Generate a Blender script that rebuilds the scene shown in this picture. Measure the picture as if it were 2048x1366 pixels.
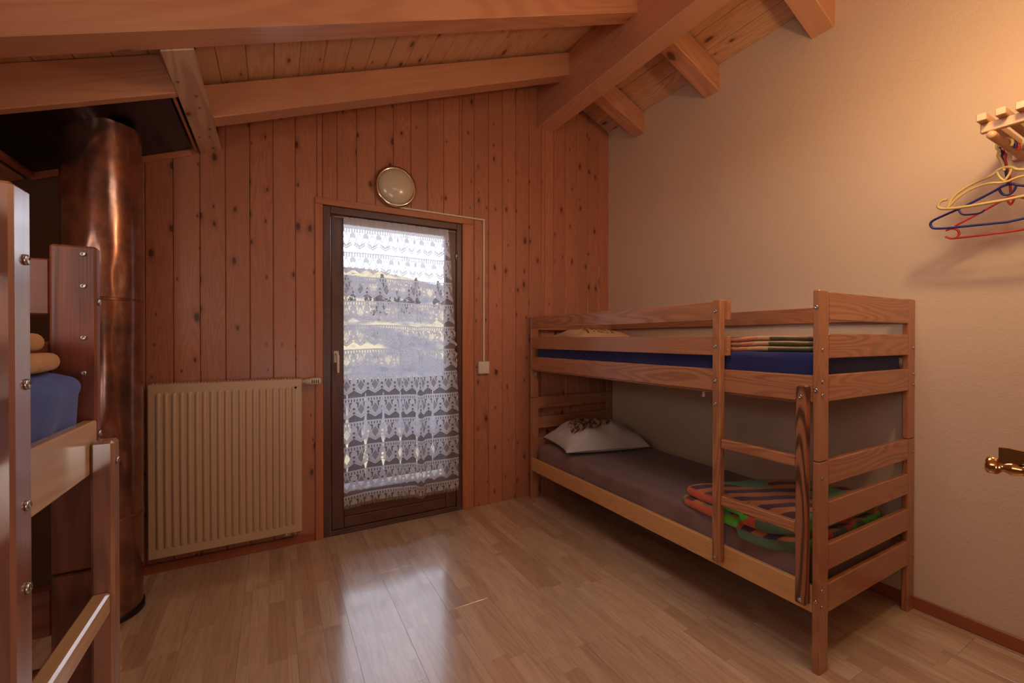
import bpy, math, random
from mathutils import Vector, Matrix, noise
random.seed(7)
D = bpy.data; C = bpy.context.scene.collection
sc = bpy.context.scene
for o in list(D.objects): D.objects.remove(o)
R = math.radians

# ------------------------------------------------------------ camera, world, lights, exposure
F_PX = 859.0; YAW = R(28.97); PIT = R(-0.3056); H = 1.25
cam = D.cameras.new('camera'); camo = D.objects.new('camera', cam); C.objects.link(camo)
cam.sensor_width = 36.0; cam.lens = 36.0*F_PX/2048; cam.clip_start = 0.02; cam.clip_end = 600
camo.location = (0, 0, H); camo.rotation_euler = (R(90)+PIT, 0, -YAW); sc.camera = camo
sc.view_settings.view_transform = 'Standard'; sc.view_settings.look = 'None'
sc.view_settings.gamma = 1.0; sc.view_settings.use_curve_mapping = False
sc.view_settings.exposure = -0.48
sc.cycles.caustics_reflective = False; sc.cycles.caustics_refractive = False
sc.cycles.max_bounces = 10; sc.cycles.transparent_max_bounces = 16

SKY = 7.5; SUN = 3.8
w = D.worlds.new('sky'); sc.world = w; w.use_nodes = True
nt = w.node_tree; nt.nodes.clear()
wo = nt.nodes.new('ShaderNodeOutputWorld'); bg = nt.nodes.new('ShaderNodeBackground')
tc = nt.nodes.new('ShaderNodeTexCoord'); sx = nt.nodes.new('ShaderNodeSeparateXYZ'); rp = nt.nodes.new('ShaderNodeValToRGB')
nt.links.new(tc.outputs['Generated'], sx.inputs[0]); nt.links.new(sx.outputs['Z'], rp.inputs[0])
rp.color_ramp.elements[0].position = 0.0; rp.color_ramp.elements[0].color = (0.88, 0.92, 1.0, 1)
rp.color_ramp.elements[1].position = 0.7; rp.color_ramp.elements[1].color = (0.66, 0.80, 1.0, 1)
nt.links.new(rp.outputs[0], bg.inputs[0]); bg.inputs[1].default_value = SKY
nt.links.new(bg.outputs[0], wo.inputs[0])

def light(name, kind, loc, energy, color, rot=(0, 0, 0), **k):
    l = D.lights.new(name, kind); l.energy = energy; l.color = color
    for a, b in k.items(): setattr(l, a, b)
    o = D.objects.new(name, l); o.location = loc; o.rotation_euler = rot; C.objects.link(o); return o
light('sun', 'SUN', (0, -20, 30), SUN, (1.0, 0.90, 0.74), (R(52), 0, R(14)), angle=R(0.6))
light('ceiling_lamp_light', 'POINT', (1.85, 0.36, 2.28), 27, (1.0, 0.71, 0.38), shadow_soft_size=0.06)
light('overhead_fill_light', 'AREA', (1.0, 0.80, 2.46), 14, (1.0, 0.90, 0.82), (0, 0, 0), shape='RECTANGLE', size=0.7, size_y=0.5)  # added soft fill above the frame; the roof has no window here
light('side_fill_light', 'AREA', (-1.18, -0.10, 1.42), 36, (1.0, 0.93, 0.86), (0, R(-90), 0), shape='RECTANGLE', size=0.95, size_y=1.2)  # added unseen fill from the left; that wall is solid
# added weak fill behind the camera; the rear wall has no opening
light('rear_fill_light', 'AREA', (0.14, -1.04, 0.95), 9, (1.0, 0.88, 0.78), (R(120), 0, R(-4)), shape='RECTANGLE', size=0.8, size_y=0.8, spread=R(120))

# ------------------------------------------------------------ node helpers
class NB:
    def __init__(s, name):
        s.m = D.materials.new(name); s.m.use_nodes = True; s.t = s.m.node_tree; s.t.nodes.clear()
        s.out = s.t.nodes.new('ShaderNodeOutputMaterial'); s.b = s.t.nodes.new('ShaderNodeBsdfPrincipled')
        s.t.links.new(s.b.outputs[0], s.out.inputs[0])
    def n(s, typ, **k):
        x = s.t.nodes.new('ShaderNode'+typ)
        for a, b in k.items(): setattr(x, a, b)
        return x
    def l(s, a, b): s.t.links.new(a, b)
    def put(s, v, sock):
        if hasattr(v, 'is_output') or hasattr(v, 'links'): s.l(v, sock)
        else: sock.default_value = v
    def math(s, op, a, b=0.0, c=0.0, clamp=False):
        x = s.n('Math', operation=op); x.use_clamp = clamp
        s.put(a, x.inputs[0]); s.put(b, x.inputs[1])
        if op in ('MULTIPLY_ADD', 'SMOOTH_MIN', 'WRAP', 'COMPARE', 'PINGPONG'): s.put(c, x.inputs[2])
        return x.outputs[0]
    def vmath(s, op, a, b):
        x = s.n('VectorMath', operation=op); s.put(a, x.inputs[0]); s.put(b, x.inputs[1]); return x.outputs[0]
    def mix(s, f, a, b):
        x = s.n('Mix', data_type='RGBA'); s.put(f, x.inputs[0])
        s.put(a if hasattr(a, 'links') else (*a[:3], 1), x.inputs[6]); s.put(b if hasattr(b, 'links') else (*b[:3], 1), x.inputs[7])
        return x.outputs[2]
    def mixf(s, f, a, b):
        x = s.n('Mix', data_type='FLOAT'); s.put(f, x.inputs[0]); s.put(a, x.inputs[2]); s.put(b, x.inputs[3]); return x.outputs[0]
    def step(s, v, lo, hi):
        x = s.n('MapRange', interpolation_type='SMOOTHSTEP'); s.put(v, x.inputs[0]); x.inputs[1].default_value = lo; x.inputs[2].default_value = hi
        return x.outputs[0]
    def noise(s, v, scale, det=2.0, rough=0.5, out=0):
        x = s.n('TexNoise'); s.l(v, x.inputs['Vector']); x.inputs['Scale'].default_value = scale
        x.inputs['Detail'].default_value = det; x.inputs['Roughness'].default_value = rough; return x.outputs[out]
    def obj(s): return s.n('TexCoord').outputs['Object']
    def scale(s, v, xyz, loc=None):
        x = s.n('Mapping'); s.l(v, x.inputs[0]); x.inputs['Scale'].default_value = xyz
        if loc: x.inputs['Location'].default_value = loc
        return x.outputs[0]
    def bump(s, h, dist, strength=1.0):
        x = s.n('Bump'); s.l(h, x.inputs['Height']); x.inputs['Distance'].default_value = dist; x.inputs['Strength'].default_value = strength
        s.l(x.outputs[0], s.b.inputs['Normal'])
    def set(s, **k):
        for a, b in k.items():
            nm = dict(color='Base Color', rough='Roughness', metal='Metallic', spec='Specular IOR Level', trans='Transmission Weight', coat='Coat Weight', coatr='Coat Roughness', coatior='Coat IOR', alpha='Alpha', sheen='Sheen Weight', ior='IOR', emis='Emission Strength', emc='Emission Color')[a]
            if isinstance(b, tuple) and len(b) == 3: b = (*b, 1)
            s.put(b, s.b.inputs[nm])
        return s
def srgb(r, g, b):
    f = lambda c: (c/255/12.92) if c/255 <= 0.04045 else ((c/255+0.055)/1.055)**2.4
    return (f(r), f(g), f(b))

_wood = {}
def wood(kind, axis, flat=None):
    key = kind+'_'+axis+(flat or '')
    if key in _wood: return _wood[key]
    # light, dark, ring amount, knot chance, knot scale, roughness, coat
    P = {
     'wall':   (srgb(188, 122, 92), srgb(142, 80, 58), 0.32, 0.36, (12.5, 6.0), 0.38, 0.10),
     'ceil':   (srgb(222, 172, 132), srgb(178, 116, 82), 0.32, 0.34, (12.0, 4.5), 0.45, 0.05),
     'beam':   (srgb(214, 152, 114), srgb(176, 106, 74), 0.35, 0.6, (5.5, 3.2), 0.38, 0.5),
     'bed':    (srgb(186, 124, 86), srgb(134, 80, 54), 0.6, 0.10, (6.0, 2.0), 0.33, 0.5),
     'dark':    (srgb(126, 66, 44), srgb(70, 32, 22), 0.6, 0.10, (6.0, 2.0), 0.40, 0.35),  # left bed only: its shade is put into the wood colour
     'rail':   (srgb(224, 172, 112), srgb(192, 134, 80), 0.35, 0.08, (6.0, 2.0), 0.33, 0.25),
     'stile':  (srgb(160, 104, 74), srgb(72, 42, 32), 1.0, 0.05, (6.0, 2.0), 0.33, 0.25),
     'pale':   (srgb(218, 180, 150), srgb(176, 132, 108), 0.5, 0.6, (14.0, 9.0), 0.5, 0.0),
     'sheen':   (srgb(206, 164, 116), srgb(168, 120, 80), 0.5, 0.25, (5.0, 2.4), 0.4, 0.9),  # left bed's rail and rungs: door light put into the paler colour
     'gloss':   (srgb(150, 96, 74), srgb(96, 56, 44), 0.6, 0.10, (6.0, 2.0), 0.30, 0.95),  # left bed's ladder uprights: base colour lifted for the door's glare
     'trim':   (srgb(190, 118, 82), srgb(160, 90, 60), 0.4, 0.05, (6.0, 2.0), 0.4, 0.1),
     'base':   (srgb(168, 92, 62), srgb(130, 64, 42), 0.4, 0.12, (6.0, 2.0), 0.4, 0.1),
     'stain':  (srgb(98, 64, 54), srgb(70, 42, 36), 0.5, 0.05, (6.0, 2.0), 0.36, 0.15),
     'rack':   (srgb(206, 158, 116), srgb(180, 128, 90), 0.3, 0.02, (6.0, 2.0), 0.4, 0.1),
     'balc':   (srgb(66, 50, 44), srgb(48, 36, 30), 0.5, 0.1, (6.0, 2.0), 0.6, 0.0),
    }[kind]
    light_c, dark_c, ring, kch, ks, rough, coat = P
    b = NB('wood_'+key)
    oi = b.n('ObjectInfo').outputs['Random']
    cb = b.n('CombineXYZ'); b.l(b.math('MULTIPLY', oi, 37.0), cb.inputs[0]); b.l(b.math('MULTIPLY', oi, 91.0), cb.inputs[1]); b.l(b.math('MULTIPLY', oi, 53.0), cb.inputs[2])
    p = b.vmath('ADD', b.obj(), cb.outputs[0])
    def sc_(across, along):
        s = [across]*3; s['XYZ'.index(axis)] = along; return tuple(s)
    pd = b.scale(p, sc_(1.0, 0.10))
    n1 = b.noise(pd, 14.0 if kind in ('wall', 'ceil') else 7.0 if kind not in ('stile', 'bed', 'rail') else 9.0, 1.5, 0.4)
    rings = b.math('SINE', b.math('MULTIPLY', n1, 120.0 if kind in ('bed', 'dark', 'gloss', 'rail') else 75.0 if ring < 0.8 else 95.0))
    rings = b.step(rings, -0.7, 1.0)
    fib = b.noise(b.scale(p, sc_(1.0, 0.02)), 260.0, 2.0, 0.6)
    big = b.noise(b.scale(p, sc_(1.0, 0.25)), 2.2, 2.0, 0.5)
    k = b.math('MULTIPLY', rings, ring)
    k = b.math('ADD', k, b.math('MULTIPLY', b.math('SUBTRACT', fib, 0.5), 0.7))
    k = b.math('ADD', k, b.math('MULTIPLY', b.math('SUBTRACT', oi, 0.5), 0.35), clamp=True)
    col = b.mix(k, light_c, dark_c)
    col = b.mix(b.step(big, 0.35, 0.75), col, tuple(c*0.80 for c in light_c))
    # knots
    vo = b.n('TexVoronoi', feature='F1'); vo.inputs['Scale'].default_value = 1.0
    sk = list(sc_(ks[0], ks[1]))
    if flat: sk['XYZ'.index(flat)] = 0.2
    pk = b.scale(p, tuple(sk))
    dist = b.n('TexNoise'); b.l(pk, dist.inputs['Vector']); dist.inputs['Scale'].default_value = 4.0
    pk2 = b.vmath('ADD', pk, b.scale(dist.outputs['Color'], (0.10, 0.10, 0.10)))
    if flat:
        vo.voronoi_dimensions = '2D'; sv = b.n('SeparateXYZ'); b.l(pk2, sv.inputs[0]); cv_ = b.n('CombineXYZ'); ax2 = [i for i in range(3) if 'XYZ'[i] != flat]
        b.l(sv.outputs[ax2[0]], cv_.inputs[0]); b.l(sv.outputs[ax2[1]], cv_.inputs[1]); pk2 = cv_.outputs[0]
    b.l(pk2, vo.inputs['Vector'])
    sep = b.n('SeparateColor'); b.l(vo.outputs['Color'], sep.inputs[0])
    on = b.math('LESS_THAN', sep.outputs[0], kch)
    size = b.math('MULTIPLY_ADD', b.math('POWER', sep.outputs[1], 2.0), 0.15, 0.055)
    core = b.math('SUBTRACT', 1.0, b.step(b.math('DIVIDE', vo.outputs['Distance'], size), 0.45, 1.0))
    halo = b.math('SUBTRACT', 1.0, b.step(b.math('DIVIDE', vo.outputs['Distance'], size), 0.9, 2.6))
    col = b.mix(b.math('MULTIPLY', b.math('MULTIPLY', halo, on), 0.45), col, dark_c)
    col = b.mix(b.math('MULTIPLY', b.math('MULTIPLY', core, on), 0.88), col, tuple(c*0.22 for c in dark_c))
    b.set(color=col, rough=rough, coat=coat, coatr=0.17, spec=0.45, coatior=2.3 if kind in ('gloss', 'sheen') else 1.8 if kind == 'beam' else 1.5)
    b.bump(b.math('ADD', fib, b.math('MULTIPLY', rings, 0.4)), 0.0004, 0.6)
    _wood[key] = b.m; return b.m

def plain(name, col, rough=0.5, **k):
    b = NB(name).set(color=col, rough=rough, **k)
    n = b.noise(b.obj(), 60.0, 3.0)
    b.l(b.mix(b.math('MULTIPLY', n, 0.25), col, tuple(c*0.8 for c in col)), b.b.inputs['Base Color'])
    return b.m

def m_plaster():
    b = NB('plaster'); p = b.obj()
    n = b.noise(p, 140.0, 3.0, 0.6); n2 = b.noise(p, 28.0, 2.0); n3 = b.noise(p, 1.3, 2.0)
    c = b.mix(n3, srgb(222, 196, 172), srgb(210, 182, 158))
    b.set(color=c, rough=0.85, spec=0.2); b.bump(b.math('ADD', n, b.math('MULTIPLY', n2, 1.2)), 0.0035, 0.55); return b.m
def m_floor():
    b = NB('laminate'); p = b.obj(); oi = b.n('ObjectInfo').outputs['Random']
    s = b.n('SeparateXYZ'); b.l(p, s.inputs[0])
    si = b.math('FLOOR', b.math('DIVIDE', s.outputs[0], 0.0691))
    wn = b.n('TexWhiteNoise', noise_dimensions='2D'); cv = b.n('CombineXYZ'); b.l(si, cv.inputs[0]); b.l(b.math('MULTIPLY', oi, 77.0), cv.inputs[1]); b.l(cv.outputs[0], wn.inputs['Vector'])
    yy = b.math('ADD', b.math('DIVIDE', s.outputs[1], 0.43), b.math('MULTIPLY', wn.outputs[0], 3.0))
    sg = b.math('FLOOR', yy)
    wn2 = b.n('TexWhiteNoise', noise_dimensions='3D'); cv2 = b.n('CombineXYZ'); b.l(si, cv2.inputs[0]); b.l(sg, cv2.inputs[1]); b.l(b.math('MULTIPLY', oi, 31.0), cv2.inputs[2]); b.l(cv2.outputs[0], wn2.inputs['Vector'])
    c = b.mix(wn2.outputs[0], srgb(218, 190, 158), srgb(190, 156, 126))
    of = b.vmath('ADD', p, b.scale(wn2.outputs[1], (9, 9, 9)))
    g = b.noise(b.scale(of, (1, 0.05, 1)), 120.0, 3.0, 0.6); g2 = b.noise(b.scale(of, (1, 0.14, 1)), 9.0, 1.0)
    r = b.step(b.math('SINE', b.math('MULTIPLY', g2, 60.0)), -0.4, 1.0)
    c = b.mix(b.math('MULTIPLY', b.step(g, 0.45, 0.75), 0.30), c, srgb(138, 98, 74)); c = b.mix(b.math('MULTIPLY', r, 0.15), c, srgb(140, 102, 76))
    fx = b.math('ABSOLUTE', b.math('SUBTRACT', b.math('FRACT', b.math('DIVIDE', s.outputs[0], 0.0691)), 0.5))
    fy = b.math('ABSOLUTE', b.math('SUBTRACT', b.math('FRACT', yy), 0.5))
    ln = b.math('MAXIMUM', b.math('GREATER_THAN', fx, 0.489), b.math('GREATER_THAN', fy, 0.4975))
    c = b.mix(b.math('MULTIPLY', ln, 0.3), c, srgb(120, 84, 62))
    b.set(color=c, rough=0.34, spec=0.6, coat=0.9, coatr=0.15, coatior=2.0)
    b.bump(g, 0.0003, 0.3); return b.m
def m_copper():
    b = NB('aged_copper'); p = b.obj()
    n = b.noise(p, 9.0, 4.0, 0.6); n2 = b.noise(b.scale(p, (1, 1, 0.3)), 34.0, 4.0, 0.65)
    c = b.mix(b.step(n, 0.35, 0.7), srgb(164, 116, 96), srgb(122, 94, 84)); c = b.mix(b.step(n2, 0.55, 0.8), c, srgb(170, 140, 128))
    b.set(color=c, metal=0.85, rough=b.mixf(n2, 0.10, 0.30)); b.bump(b.noise(b.scale(p, (1, 1, 0.35)), 6.0, 3.0), 0.012, 0.35); return b.m
def m_fabric(name, a, bcol, bumpd=0.0015, scale=26.0, rough=0.9):
    b = NB(name); p = b.obj(); n = b.noise(p, scale, 3.0, 0.5); th = b.noise(p, 700.0, 1.0)
    b.set(color=b.mix(n, a, bcol), rough=rough, sheen=0.15, spec=0.15)
    b.bump(b.math('ADD', b.math('MULTIPLY', n, 1.0), b.math('MULTIPLY', th, 0.12)), bumpd*4, 0.6); return b.m
def m_fleece(name, top, patch, ang=0.6, freq=34.0):
    # printed fleece: stripes and blotches on one face, patches of colour on the rolled edges
    b = NB(name); p = b.obj(); s = b.n('SeparateXYZ'); b.l(p, s.inputs[0])
    wv = b.noise(p, 4.0, 1.0)
    ph = b.math('ADD', b.math('ADD', b.math('MULTIPLY', s.outputs[0], freq*math.cos(ang)*2.6), b.math('MULTIPLY', s.outputs[1], freq*math.sin(ang)*2.6)), b.math('MULTIPLY', wv, 3.0))
    st = b.step(b.math('SINE', ph), -0.15, 0.15)
    c1 = b.mix(st, top[0], top[1])
    bl = b.step(b.noise(p, 6.5, 0.0), 0.60, 0.64); c1 = b.mix(bl, c1, top[2])
    vo = b.n('TexVoronoi', feature='F1'); vo.inputs['Scale'].default_value = 8.0; b.l(p, vo.inputs['Vector'])
    sp = b.n('SeparateColor'); b.l(vo.outputs['Color'], sp.inputs[0])
    c2 = b.mix(b.math('GREATER_THAN', sp.outputs[0], 0.42), patch[0], patch[1]); c2 = b.mix(b.math('GREATER_THAN', sp.outputs[1], 0.72), c2, patch[2])
    ge = b.n('NewGeometry'); sn = b.n('SeparateXYZ'); b.l(ge.outputs['True Normal'], sn.inputs[0])
    c = b.mix(b.step(sn.outputs[2], 0.55, 0.75), c2, c1)
    fz = b.noise(p, 240.0, 3.0, 0.7); c = b.mix(b.math('MULTIPLY', fz, 0.35), c, tuple(x*0.6 for x in patch[0]))
    b.set(color=c, rough=0.95, sheen=0.25, spec=0.1); b.bump(fz, 0.006, 0.8); return b.m
def m_lace():
    b = NB('lace'); t = b.t
    uv = b.n('UVMap'); uv.uv_map = 'lace'; s = b.n('SeparateXYZ'); b.l(uv.outputs[0], s.inputs[0])
    U, V = s.outputs[0], s.outputs[1]; M = b.math
    fu = M('FRACT', U); d = M('ABSOLUTE', M('SUBTRACT', fu, 0.5)); pv = M('FRACT', V)
    def band(v, lo, hi): return M('MULTIPLY', M('GREATER_THAN', v, lo), M('LESS_THAN', v, hi))
    def over(a, f, v): return b.mixf(f, a, v)
    B = M('MULTIPLY_ADD', d, -0.36, 0.88)
    f12 = b.noise(b.scale(uv.outputs[0], (30, 40, 1)), 1.0, 2.0)
    al = M('MULTIPLY_ADD', f12, 0.5, 0.55)                                      # pattern ground
    al = over(al, M('MULTIPLY', band(pv, 0.20, 0.42), M('LESS_THAN', M('ABSOLUTE', M('SUBTRACT', d, 0.27)), 0.10)), 0.22)
    dm = M('ADD', M('DIVIDE', M('ABSOLUTE', M('SUBTRACT', pv, 0.5)), 0.25), M('DIVIDE', d, 0.27))
    la = M('MAXIMUM', M('LESS_THAN', M('FRACT', M('MULTIPLY_ADD', pv, 9.0, M('MULTIPLY', fu, 13.0))), 0.25), M('LESS_THAN', M('FRACT', M('MULTIPLY_ADD', pv, 9.0, M('MULTIPLY', fu, -13.0))), 0.25))
    al = over(al, M('LESS_THAN', dm, 1.15), 0.95); al = over(al, M('LESS_THAN', dm, 0.92), M('MULTIPLY_ADD', la, 0.32, 0.28))
    bd = M('SUBTRACT', B, pv)
    al = over(al, band(bd, 0.0, 0.16), 0.96)
    al = over(al, M('MULTIPLY', band(bd, 0.05, 0.10), M('LESS_THAN', M('FRACT', M('MULTIPLY', U, 9.0)), 0.4)), 0.45)
    def circ(cy, r): 
        return M('SQRT', M('ADD', M('POWER', M('DIVIDE', M('SUBTRACT', 0.5, d), r*1.0), 2.0), M('POWER', M('DIVIDE', M('SUBTRACT', pv, cy), r*0.55), 2.0)))
    fl = circ(0.34, 0.24); al = over(al, M('LESS_THAN', fl, 1.0), 0.93)
    for cy in (0.47, 0.64):
        h = circ(cy, 0.13); al = over(al, M('LESS_THAN', h, 1.0), 0.8); al = over(al, M('LESS_THAN', h, 0.65), 0.2)
    sh = M('MULTIPLY_ADD', M('LESS_THAN', M('FRACT', M('MULTIPLY', U, 17.0)), 0.26), 0.42, 0.12)
    al = over(al, M('LESS_THAN', bd, 0.0), sh)
    al = over(al, M('LESS_THAN', pv, 0.20), 0.94)
    al = over(al, M('MULTIPLY', band(pv, 0.06, 0.17), M('LESS_THAN', M('FRACT', M('MULTIPLY', U, 5.0)), 0.36)), 0.15)
    al = over(al, M('LESS_THAN', V, 0.0), 0.93)
    df = b.n('BsdfDiffuse'); tr = b.n('BsdfTranslucent'); tp = b.n('BsdfTransparent')
    for x in (df, tr): x.inputs[0].default_value = (0.80, 0.80, 0.90, 1)
    m1 = b.n('MixShader'); m1.inputs[0].default_value = 0.42; b.l(df.outputs[0], m1.inputs[1]); b.l(tr.outputs[0], m1.inputs[2])
    m2 = b.n('MixShader'); b.l(al, m2.inputs[0]); b.l(tp.outputs[0], m2.inputs[1]); b.l(m1.outputs[0], m2.inputs[2]); b.l(m2.outputs[0], b.out.inputs[0])
    t.nodes.remove(b.b); return b.m
def m_glass():
    b = NB('window_glass'); g = b.n('BsdfGlossy'); g.inputs['Roughness'].default_value = 0.02; tp = b.n('BsdfTransparent'); fr = b.n('Fresnel'); fr.inputs[0].default_value = 1.45
    m = b.n('MixShader'); b.l(fr.outputs[0], m.inputs[0]); b.l(tp.outputs[0], m.inputs[1]); b.l(g.outputs[0], m.inputs[2]); b.l(m.outputs[0], b.out.inputs[0]); b.t.nodes.remove(b.b); return b.m
def m_hill():
    b = NB('hillside'); p = b.obj(); n = b.noise(p, 0.10, 5.0, 0.65); n2 = b.noise(p, 0.9, 4.0, 0.7)
    c = b.mix(b.step(n, 0.44, 0.56), srgb(76, 72, 76), srgb(136, 120, 92)); c = b.mix(b.step(n2, 0.5, 0.7), c, srgb(52, 48, 52))
    b.set(color=c, rough=0.95, spec=0.1); return b.m

M = dict(plaster=m_plaster(), floor=m_floor(), copper=m_copper(), lace=m_lace(), glass=m_glass(), hill=m_hill(),
    radiator=NB('radiator_enamel').set(color=srgb(200, 168, 138), rough=0.35, spec=0.5).m,
    blue=m_fabric('blue_sheet', srgb(84, 100, 160), srgb(66, 80, 138), 0.002, 9.0),
    navy=m_fabric('navy_sheet', srgb(46, 48, 98), srgb(36, 38, 80), 0.002, 9.0),
    slate=m_fabric('slate_sheet', srgb(58, 52, 66), srgb(44, 40, 52), 0.002, 9.0),
    taupe=m_fabric('taupe_sheet', srgb(138, 110, 104), srgb(122, 96, 92), 0.002, 8.0),
    pillow=m_fabric('pillow_cotton', srgb(212, 202, 196), srgb(190, 180, 172), 0.0015, 14.0),
    cream=m_fabric('cream_pillow', srgb(206, 168, 132), srgb(188, 146, 112), 0.0015, 14.0),
    brownprint=m_fabric('brown_print', srgb(104, 66, 50), srgb(84, 52, 40), 0.001, 14.0),
    tan=m_fabric('tan_fleece', srgb(196, 146, 98), srgb(176, 124, 80), 0.003, 40.0),
    fleece=m_fleece('striped_fleece', (srgb(26, 32, 70), srgb(206, 128, 66), srgb(72, 172, 136)), (srgb(228, 104, 66), srgb(84, 226, 76), srgb(70, 130, 104)), 1.15, 26.0),
    fleece2=m_fleece('cream_fleece', (srgb(214, 170, 120), srgb(204, 160, 118), srgb(60, 76, 44)), (srgb(206, 160, 112), srgb(208, 108, 80), srgb(48, 62, 36)), 0.3, 10.0),
    brass=NB('brass').set(color=srgb(196, 156, 104), rough=0.16, metal=1.0).m,
    steel=NB('steel').set(color=srgb(190, 186, 180), rough=0.3, metal=1.0).m,
    chrome=NB('chrome').set(color=srgb(210, 196, 176), rough=0.12, metal=1.0).m,
    opal=NB('opal_glass').set(color=srgb(206, 190, 164), rough=0.18, spec=0.6).m,
    white=NB('white_plastic').set(color=srgb(222, 206, 186), rough=0.4).m,
    black=NB('black_panel').set(color=srgb(16, 9, 9), rough=0.30, spec=0.4).m,
    dark=NB('dark_metal').set(color=srgb(60, 48, 44), rough=0.4, metal=0.8).m,
    yellow=NB('yellow_plastic').set(color=srgb(206, 176, 110), rough=0.35).m,
    bluep=NB('blue_plastic').set(color=srgb(26, 34, 108), rough=0.35).m,
    redp=NB('red_plastic').set(color=srgb(206, 44, 34), rough=0.35).m,
    roof=plain('roof_slab', srgb(120, 90, 76), 0.9), bark=plain('bark', srgb(96, 78, 66), 0.9), needles=plain('foliage', srgb(40, 37, 38), 0.95),
    snow=plain('snow', srgb(236, 234, 236), 0.8), cord=NB('cord').set(color=srgb(200, 186, 168), rough=0.6).m)

# ------------------------------------------------------------ mesh helpers
class MB:
    def __init__(s): s.v = []; s.f = []; s.mi = []; s.sm = []
    def add(s, vs, fs, mi=0, smooth=False):
        k = len(s.v); s.v += [tuple(v) for v in vs]; s.f += [tuple(i+k for i in f) for f in fs]; s.mi += [mi]*len(fs); s.sm += [smooth]*len(fs); return s
    def box(s, a, b, mi=0):
        (x0, y0, z0), (x1, y1, z1) = a, b
        return s.add([(x0,y0,z0),(x1,y0,z0),(x1,y1,z0),(x0,y1,z0),(x0,y0,z1),(x1,y0,z1),(x1,y1,z1),(x0,y1,z1)],
            [(0,3,2,1),(4,5,6,7),(0,1,5,4),(1,2,6,5),(2,3,7,6),(3,0,4,7)], mi)
    def cbox(s, a, b, c=0.003, mi=0):
        lo = [min(p, q) for p, q in zip(a, b)]; hi = [max(p, q) for p, q in zip(a, b)]
        c = min(c, *[(h-l)*0.45 for l, h in zip(lo, hi)]); vs = []; idx = {}
        for sx_ in (0, 1):
            for sy_ in (0, 1):
                for sz_ in (0, 1):
                    sg = (sx_, sy_, sz_); cor = [hi[i] if sg[i] else lo[i] for i in range(3)]
                    for ax in range(3):
                        v = list(cor)
                        for i in range(3):
                            if i != ax: v[i] += -c if sg[i] else c
                        idx[(sg, ax)] = len(vs); vs.append(v)
        fs = []
        def q(*k): fs.append([idx[i] for i in k])
        for ax in range(3):
            o = [i for i in range(3) if i != ax]
            for s_ in (0, 1):
                def sg(a_, b_): t = [0,0,0]; t[ax] = s_; t[o[0]] = a_; t[o[1]] = b_; return tuple(t)
                q((sg(0,0),ax),(sg(1,0),ax),(sg(1,1),ax),(sg(0,1),ax))
            for a_ in (0, 1):
                for b_ in (0, 1):
                    t0 = [0,0,0]; t0[o[0]] = a_; t0[o[1]] = b_; t1 = list(t0); t1[ax] = 1; t0 = tuple(t0); t1 = tuple(t1)
                    q((t0,o[0]),(t1,o[0]),(t1,o[1]),(t0,o[1]))
        for a_ in (0,1):
            for b_ in (0,1):
                for c_ in (0,1): q(((a_,b_,c_),0),((a_,b_,c_),1),((a_,b_,c_),2))
        ctr = Vector([(l+h)/2 for l, h in zip(lo, hi)])
        out = []
        for f in fs:
            P = [Vector(vs[i]) for i in f]; n = (P[1]-P[0]).cross(P[2]-P[0]); m_ = sum(P, Vector())/len(P)
            out.append(f if n.dot(m_-ctr) > 0 else f[::-1])
        return s.add(vs, out, mi)
    def tube(s, pts, r, n=10, closed=False, mi=0, caps=True):
        pts = [Vector(p) for p in pts]; N = len(pts); rr = r if hasattr(r, '__len__') else [r]*N; vs = []; prev = None
        for i, p in enumerate(pts):
            a = pts[(i-1) % N] if (closed or i > 0) else p; c = pts[(i+1) % N] if (closed or i < N-1) else p
            t = (c-a).normalized()
            if prev is None:
                u = t.orthogonal().normalized()
            else: u = (prev-t*prev.dot(t)).normalized()
            prev = u; v = t.cross(u)
            for k in range(n):
                an = 2*math.pi*k/n; vs.append(p+(u*math.cos(an)+v*math.sin(an))*rr[i])
        fs = []
        for i in range(N if closed else N-1):
            j = (i+1) % N
            for k in range(n): fs.append((i*n+k, i*n+(k+1) % n, j*n+(k+1) % n, j*n+k))
        s.add(vs, fs, mi, True)
        if caps and not closed: s.add(vs[:n], [tuple(range(n))[::-1]], mi); s.add(vs[-n:], [tuple(range(n))], mi)
        return s
    def lathe(s, prof, origin=(0,0,0), axis='Z', n=32, mi=0, smooth=True):
        vs = []; o = Vector(origin)
        for r, h in prof:
            for k in range(n):
                a = 2*math.pi*k/n; c, d = r*math.cos(a), r*math.sin(a)
                vs.append(o+Vector({'Z': (c, d, h), 'Y': (c, h, d), 'X': (h, c, d)}[axis]))
        fs = []
        for i in range(len(prof)-1):
            for k in range(n): fs.append((i*n+k, i*n+(k+1) % n, (i+1)*n+(k+1) % n, (i+1)*n+k))
        return s.add(vs, fs, mi, smooth)
    def grid(s, nx, ny, fn, mi=0, wrap=False):
        vs = [fn(i/(nx-1), j/(ny-1)) for j in range(ny) for i in range(nx)]
        fs = [(j*nx+i, j*nx+i+1, (j+1)*nx+i+1, (j+1)*nx+i) for j in range(ny-1) for i in range(nx-1)]
        return s.add(vs, fs, mi, True)
    def prism(s, poly, axis, t0, t1, mi=0):
        # poly of 2-D points in the two other axes, extruded along axis
        n = len(poly); mk = {'X': lambda a, b, t: (t, a, b), 'Y': lambda a, b, t: (a, t, b), 'Z': lambda a, b, t: (a, b, t)}[axis]
        vs = [mk(a, b, t0) for a, b in poly]+[mk(a, b, t1) for a, b in poly]
        return s.add(vs, [tuple(range(n))[::-1], tuple(range(n, 2*n))]+[(i, (i+1) % n, n+(i+1) % n, n+i) for i in range(n)], mi)
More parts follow.
